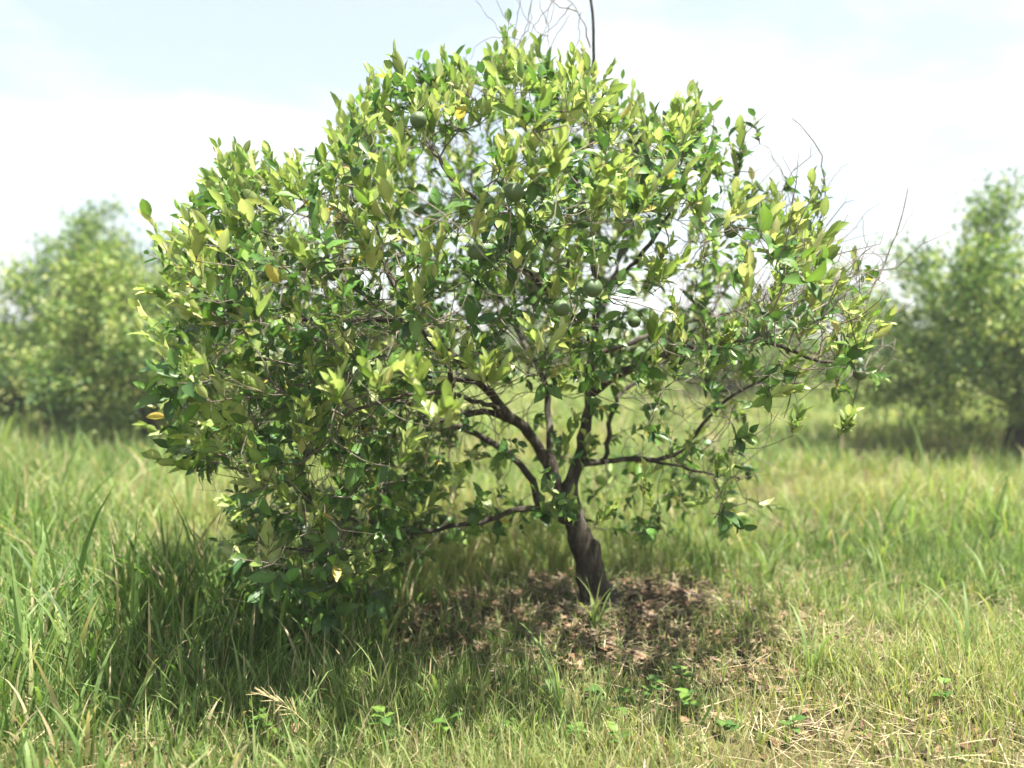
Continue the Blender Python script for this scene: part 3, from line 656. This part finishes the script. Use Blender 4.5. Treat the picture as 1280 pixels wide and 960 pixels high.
# ================================================================== dead leaves and straw on the ground
r = np.random.default_rng(31); n = 90000
x = r.uniform(-3.2, 4.6, n); y = r.uniform(2.1, 7.0, n); m = r.random(n) < np.clip(litter_mask(x, y) * .5 + .03 + .22 * np.exp(-(((x - .2) / 1.3) ** 2 + ((y - 4.2) / .9) ** 2) ** 2), 0, 1); x, y = x[m], y[m]; n = len(x)
LT = np.array([(.17, .100, .060), (.24, .145, .090), (.125, .072, .044), (.29, .195, .125), (.08, .050, .034), (.19, .145, .108)])
P = np.stack([x, y, ground_z(x, y) + r.uniform(.003, .028, n)], 1)
ax = unit(np.stack([r.normal(0, 1, n), r.normal(0, 1, n), r.normal(0, .16, n)], 1)); nn = unit(np.stack([r.normal(0, .35, n), r.normal(0, .35, n), np.ones(n)], 1))
link('leaf_litter', leaves_mesh('leaf_litter', P, ax, nn, np.clip(r.lognormal(-3.05, .42, n), .018, .12), LT[r.integers(0, 6, n)] * r.uniform(.35, 1.0, (n, 1)), np.zeros(n, int), [SIMPLE]), M_litter,
     kind='stuff', label='dry brown fallen leaves scattered under the tree', category='leaf litter')
n = 26000; x = r.uniform(-3, 4.4, n); y = r.uniform(2.1, 6.5, n); m = r.random(n) < np.clip(.12 + .5 * litter_mask(x, y) + .2 * (x > .4), 0, 1); x, y = x[m], y[m]; n = len(x)
V, Fs, C = blades(np.stack([x, y, ground_z(x, y) + r.uniform(.004, .05, n)], 1), r.uniform(0, 6.28, n), r.uniform(.08, .28, n), r.normal(1.5, .12, n), r.normal(.05, .2, n), r.uniform(.002, .006, n), GP[5] * r.uniform(.5, 1.15, (n, 1)), 3, r)
link('straw', mesh_np('straw', V, Fs, C), M_litter, kind='stuff', label='flattened dry straw lying between the grass', category='straw')

# ================================================================== single plants, tufts and sticks one can pick out
def ground_under(px, py):
    lo, hi = 1.5, 40.0                                # depth at which that line of sight meets the ground
    for _ in range(40):
        md = (lo + hi) / 2; q_ = at(px, py, md)
        if q_[2] > ground_z(q_[0], q_[1]): lo = md
        else: hi = md
    q_ = at(px, py, lo); q_[2] = float(ground_z(q_[0], q_[1])); return q_
r = np.random.default_rng(91)
def blade_mesh(L, lean, bend, w, c):
    V, Fs, C = blades(np.zeros((1, 3)), np.zeros(1), np.array([L]), np.array([lean]), np.array([bend]), np.array([w]), np.array([c]), 8, np.random.default_rng(int(L * 1e4)))
    m_ = mesh_np('blade', V, Fs, C); m_.materials.append(M_grass); return m_
BM = [blade_mesh(L, ln, bd, w, GP[c]) for L, ln, bd, w, c in [(.30, .10, 1.7, .015, 2), (.38, .05, .9, .014, 3), (.26, .25, 2.1, .017, 1), (.44, .12, 1.5, .016, 2), (.34, .3, 1.3, .013, 3), (.22, .05, .5, .012, 4)]]
def tuft(pos, nb, sc, label, group=None):
    T = thing('grass_tuft', tuple(pos), label, 'grass tuft', group)
    for k in range(nb):
        o = link('blade', BM[r.integers(0, 6)]); o.parent = T
        o.matrix_basis = Matrix.Translation((r.normal(0, .02), r.normal(0, .02), -.01)) @ Matrix.Rotation(r.uniform(0, 6.28), 4, 'Z') @ Matrix.Scale(sc * r.uniform(.75, 1.2), 4)
tuft(ground_under(742, 782) + np.array([0, -.06, 0]), 16, .85, 'arching broad grass tuft growing against the foot of the citrus trunk')
tuft(ground_under(1020, 850), 9, 1.0, 'upright pale grass tuft standing alone in the dry litter patch')
for px_, py_ in [(100, 880), (210, 860), (300, 900), (420, 900), (480, 880), (550, 900), (60, 800), (180, 780), (1130, 800), (1215, 830), (1100, 720), (1240, 760), (960, 730), (700, 905), (370, 830), (250, 800)]:
    lab = ('arching tuft of broad green grass at the edge of the citrus shade' if 230 < px_ < 720 else 'loose tuft of long green blades in the open sunlit meadow' if px_ < 230 else 'pale green grass tuft in the sunny thin grass beside the litter')
    tuft(ground_under(px_, py_), int(r.integers(8, 13)), r.uniform(.85, 1.25), lab, 'broad bladed grass tufts in the meadow')
# broad leaved weeds
WL = leaf_template(.25, .2, .3, .15, .72); WM = []
for c in (1, 2, 3):
    m_ = mesh_np('weed_leaf', WL[0], [WL[1], WL[2]], PAL[c][None] * WL[3][:, None]); m_.materials.append(M_leaf); WM.append(m_)
for px_, py_ in [(775, 900), (745, 880), (690, 885), (860, 900), (815, 880), (640, 925), (720, 935), (905, 925), (850, 860), (330, 930), (480, 935), (990, 930), (560, 930), (1180, 890), (770, 940)]:
    b = ground_under(px_, py_); T = thing('broadleaf_weed', tuple(b), 'small broad-leaved green weed low among the short grass', 'weed', 'broad-leaved weeds in the short grass'); hgt = r.uniform(.08, .15)
    V, F = tube([(0, 0, -.02), (.005, 0, hgt * .5), (0, .005, hgt)], [.0025, .002, .0012], 5, [], []); o = link('stem', mesh_np('stem', np.array(V), [np.array(F)]), M_calyx); o.parent = T
    for k in range(int(r.integers(6, 10))):
        o = link('weed_leaf', WM[r.integers(0, 3)]); o.parent = T; zz0 = hgt * r.uniform(.35, 1)
        o.matrix_basis = Matrix.Translation((0, 0, zz0)) @ Matrix.Rotation(k * 2.4 + r.normal(0, .2), 4, 'Z') @ Matrix.Rotation(r.uniform(.05, .7), 4, 'X') @ Matrix.Scale(r.uniform(.035, .065), 4)
# seed head
b = ground_under(410, 935); tip = at(330, 868, b[1] - .05); T = thing('seeding_grass', tuple(b), 'straw-coloured grass seed head leaning out of the shaded grass', 'grass stalk')
sl = smooth_line([b, b * .45 + tip * .55 + np.array([0, 0, .03]), tip], .02) - b; V, F = tube(sl, np.linspace(.0022, .001, len(sl)), 5, [], []); M_straw = noise_mat('straw_stalk', (.34, .28, .14), (.46, .39, .22), scale=30)
o = link('stalk', mesh_np('stalk', np.array(V), [np.array(F)]), M_straw); o.parent = T
for k in range(22):
    s0 = sl[int(len(sl) * (.5 + .48 * k / 22))]; d = unit(unit(tip - b) * 1.2 + r.normal(0, .45, 3)); V, F = tube([s0, s0 + d * .03, s0 + d * .07 + np.array([0, 0, -.006])], [.0008, .0016, .0008], 4, [], [])
    o = link('spikelet', mesh_np('spikelet', np.array(V), [np.array(F)]), M_straw); o.parent = T
# fallen sticks
for (x1, y1, x2, y2, rr_, lab) in [(598, 838, 660, 845, .006, 'short grey stick lying across the dead leaves'), (560, 690, 700, 870, .005, 'long thin pale stem slanting down beside the citrus trunk'), (660, 800, 700, 812, .007, 'stubby dry stick among dead leaves in the shade'), (845, 745, 930, 760, .006, 'dry stick lying on sunlit brown litter by the trunk'), (1040, 880, 1110, 890, .005, 'thin dry stick in the straw among sparse grass')]:
    a_ = ground_under(x1, y1); b_ = ground_under(x2, y2); mid = (a_ + b_) / 2; off = np.array([0, 0, rr_ + .02])
    P = smooth_line([a_ + off, mid + off + r.normal(0, .015, 3), b_ + off], .03); V, F = tube(P - mid, np.linspace(rr_, rr_ * .5, len(P)), 7, [], [], .1, r)
    o = link('fallen_stick', mesh_np('fallen_stick', np.array(V), [np.array(F)]), M_dead, label=lab, category='stick'); o.location = mid

# ================================================================== the hazy air
bx = [(-1000, -1000, -4), (1000, -1000, -4), (1000, 1000, -4), (-1000, 1000, -4), (-1000, -1000, 7), (1000, -1000, 7), (1000, 1000, 7), (-1000, 1000, 7)]
M_haze = new_mat('haze'); t = M_haze.node_tree; ho = N(t, 'ShaderNodeOutputMaterial'); pv = N(t, 'ShaderNodeVolumePrincipled'); pv.inputs['Color'].default_value = (.97, .98, 1, 1)
pv.inputs['Density'].default_value = 0.0020; pv.inputs['Anisotropy'].default_value = 0.2; t.links.new(pv.outputs[0], ho.inputs['Volume'])
link('haze', mesh_np('haze', np.array(bx, float), [np.array([(0, 3, 2, 1), (4, 5, 6, 7), (0, 1, 5, 4), (1, 2, 6, 5), (2, 3, 7, 6), (3, 0, 4, 7)])], smooth=False), M_haze,
     kind='stuff', label='pale humid haze in the air over the orchard', category='haze')
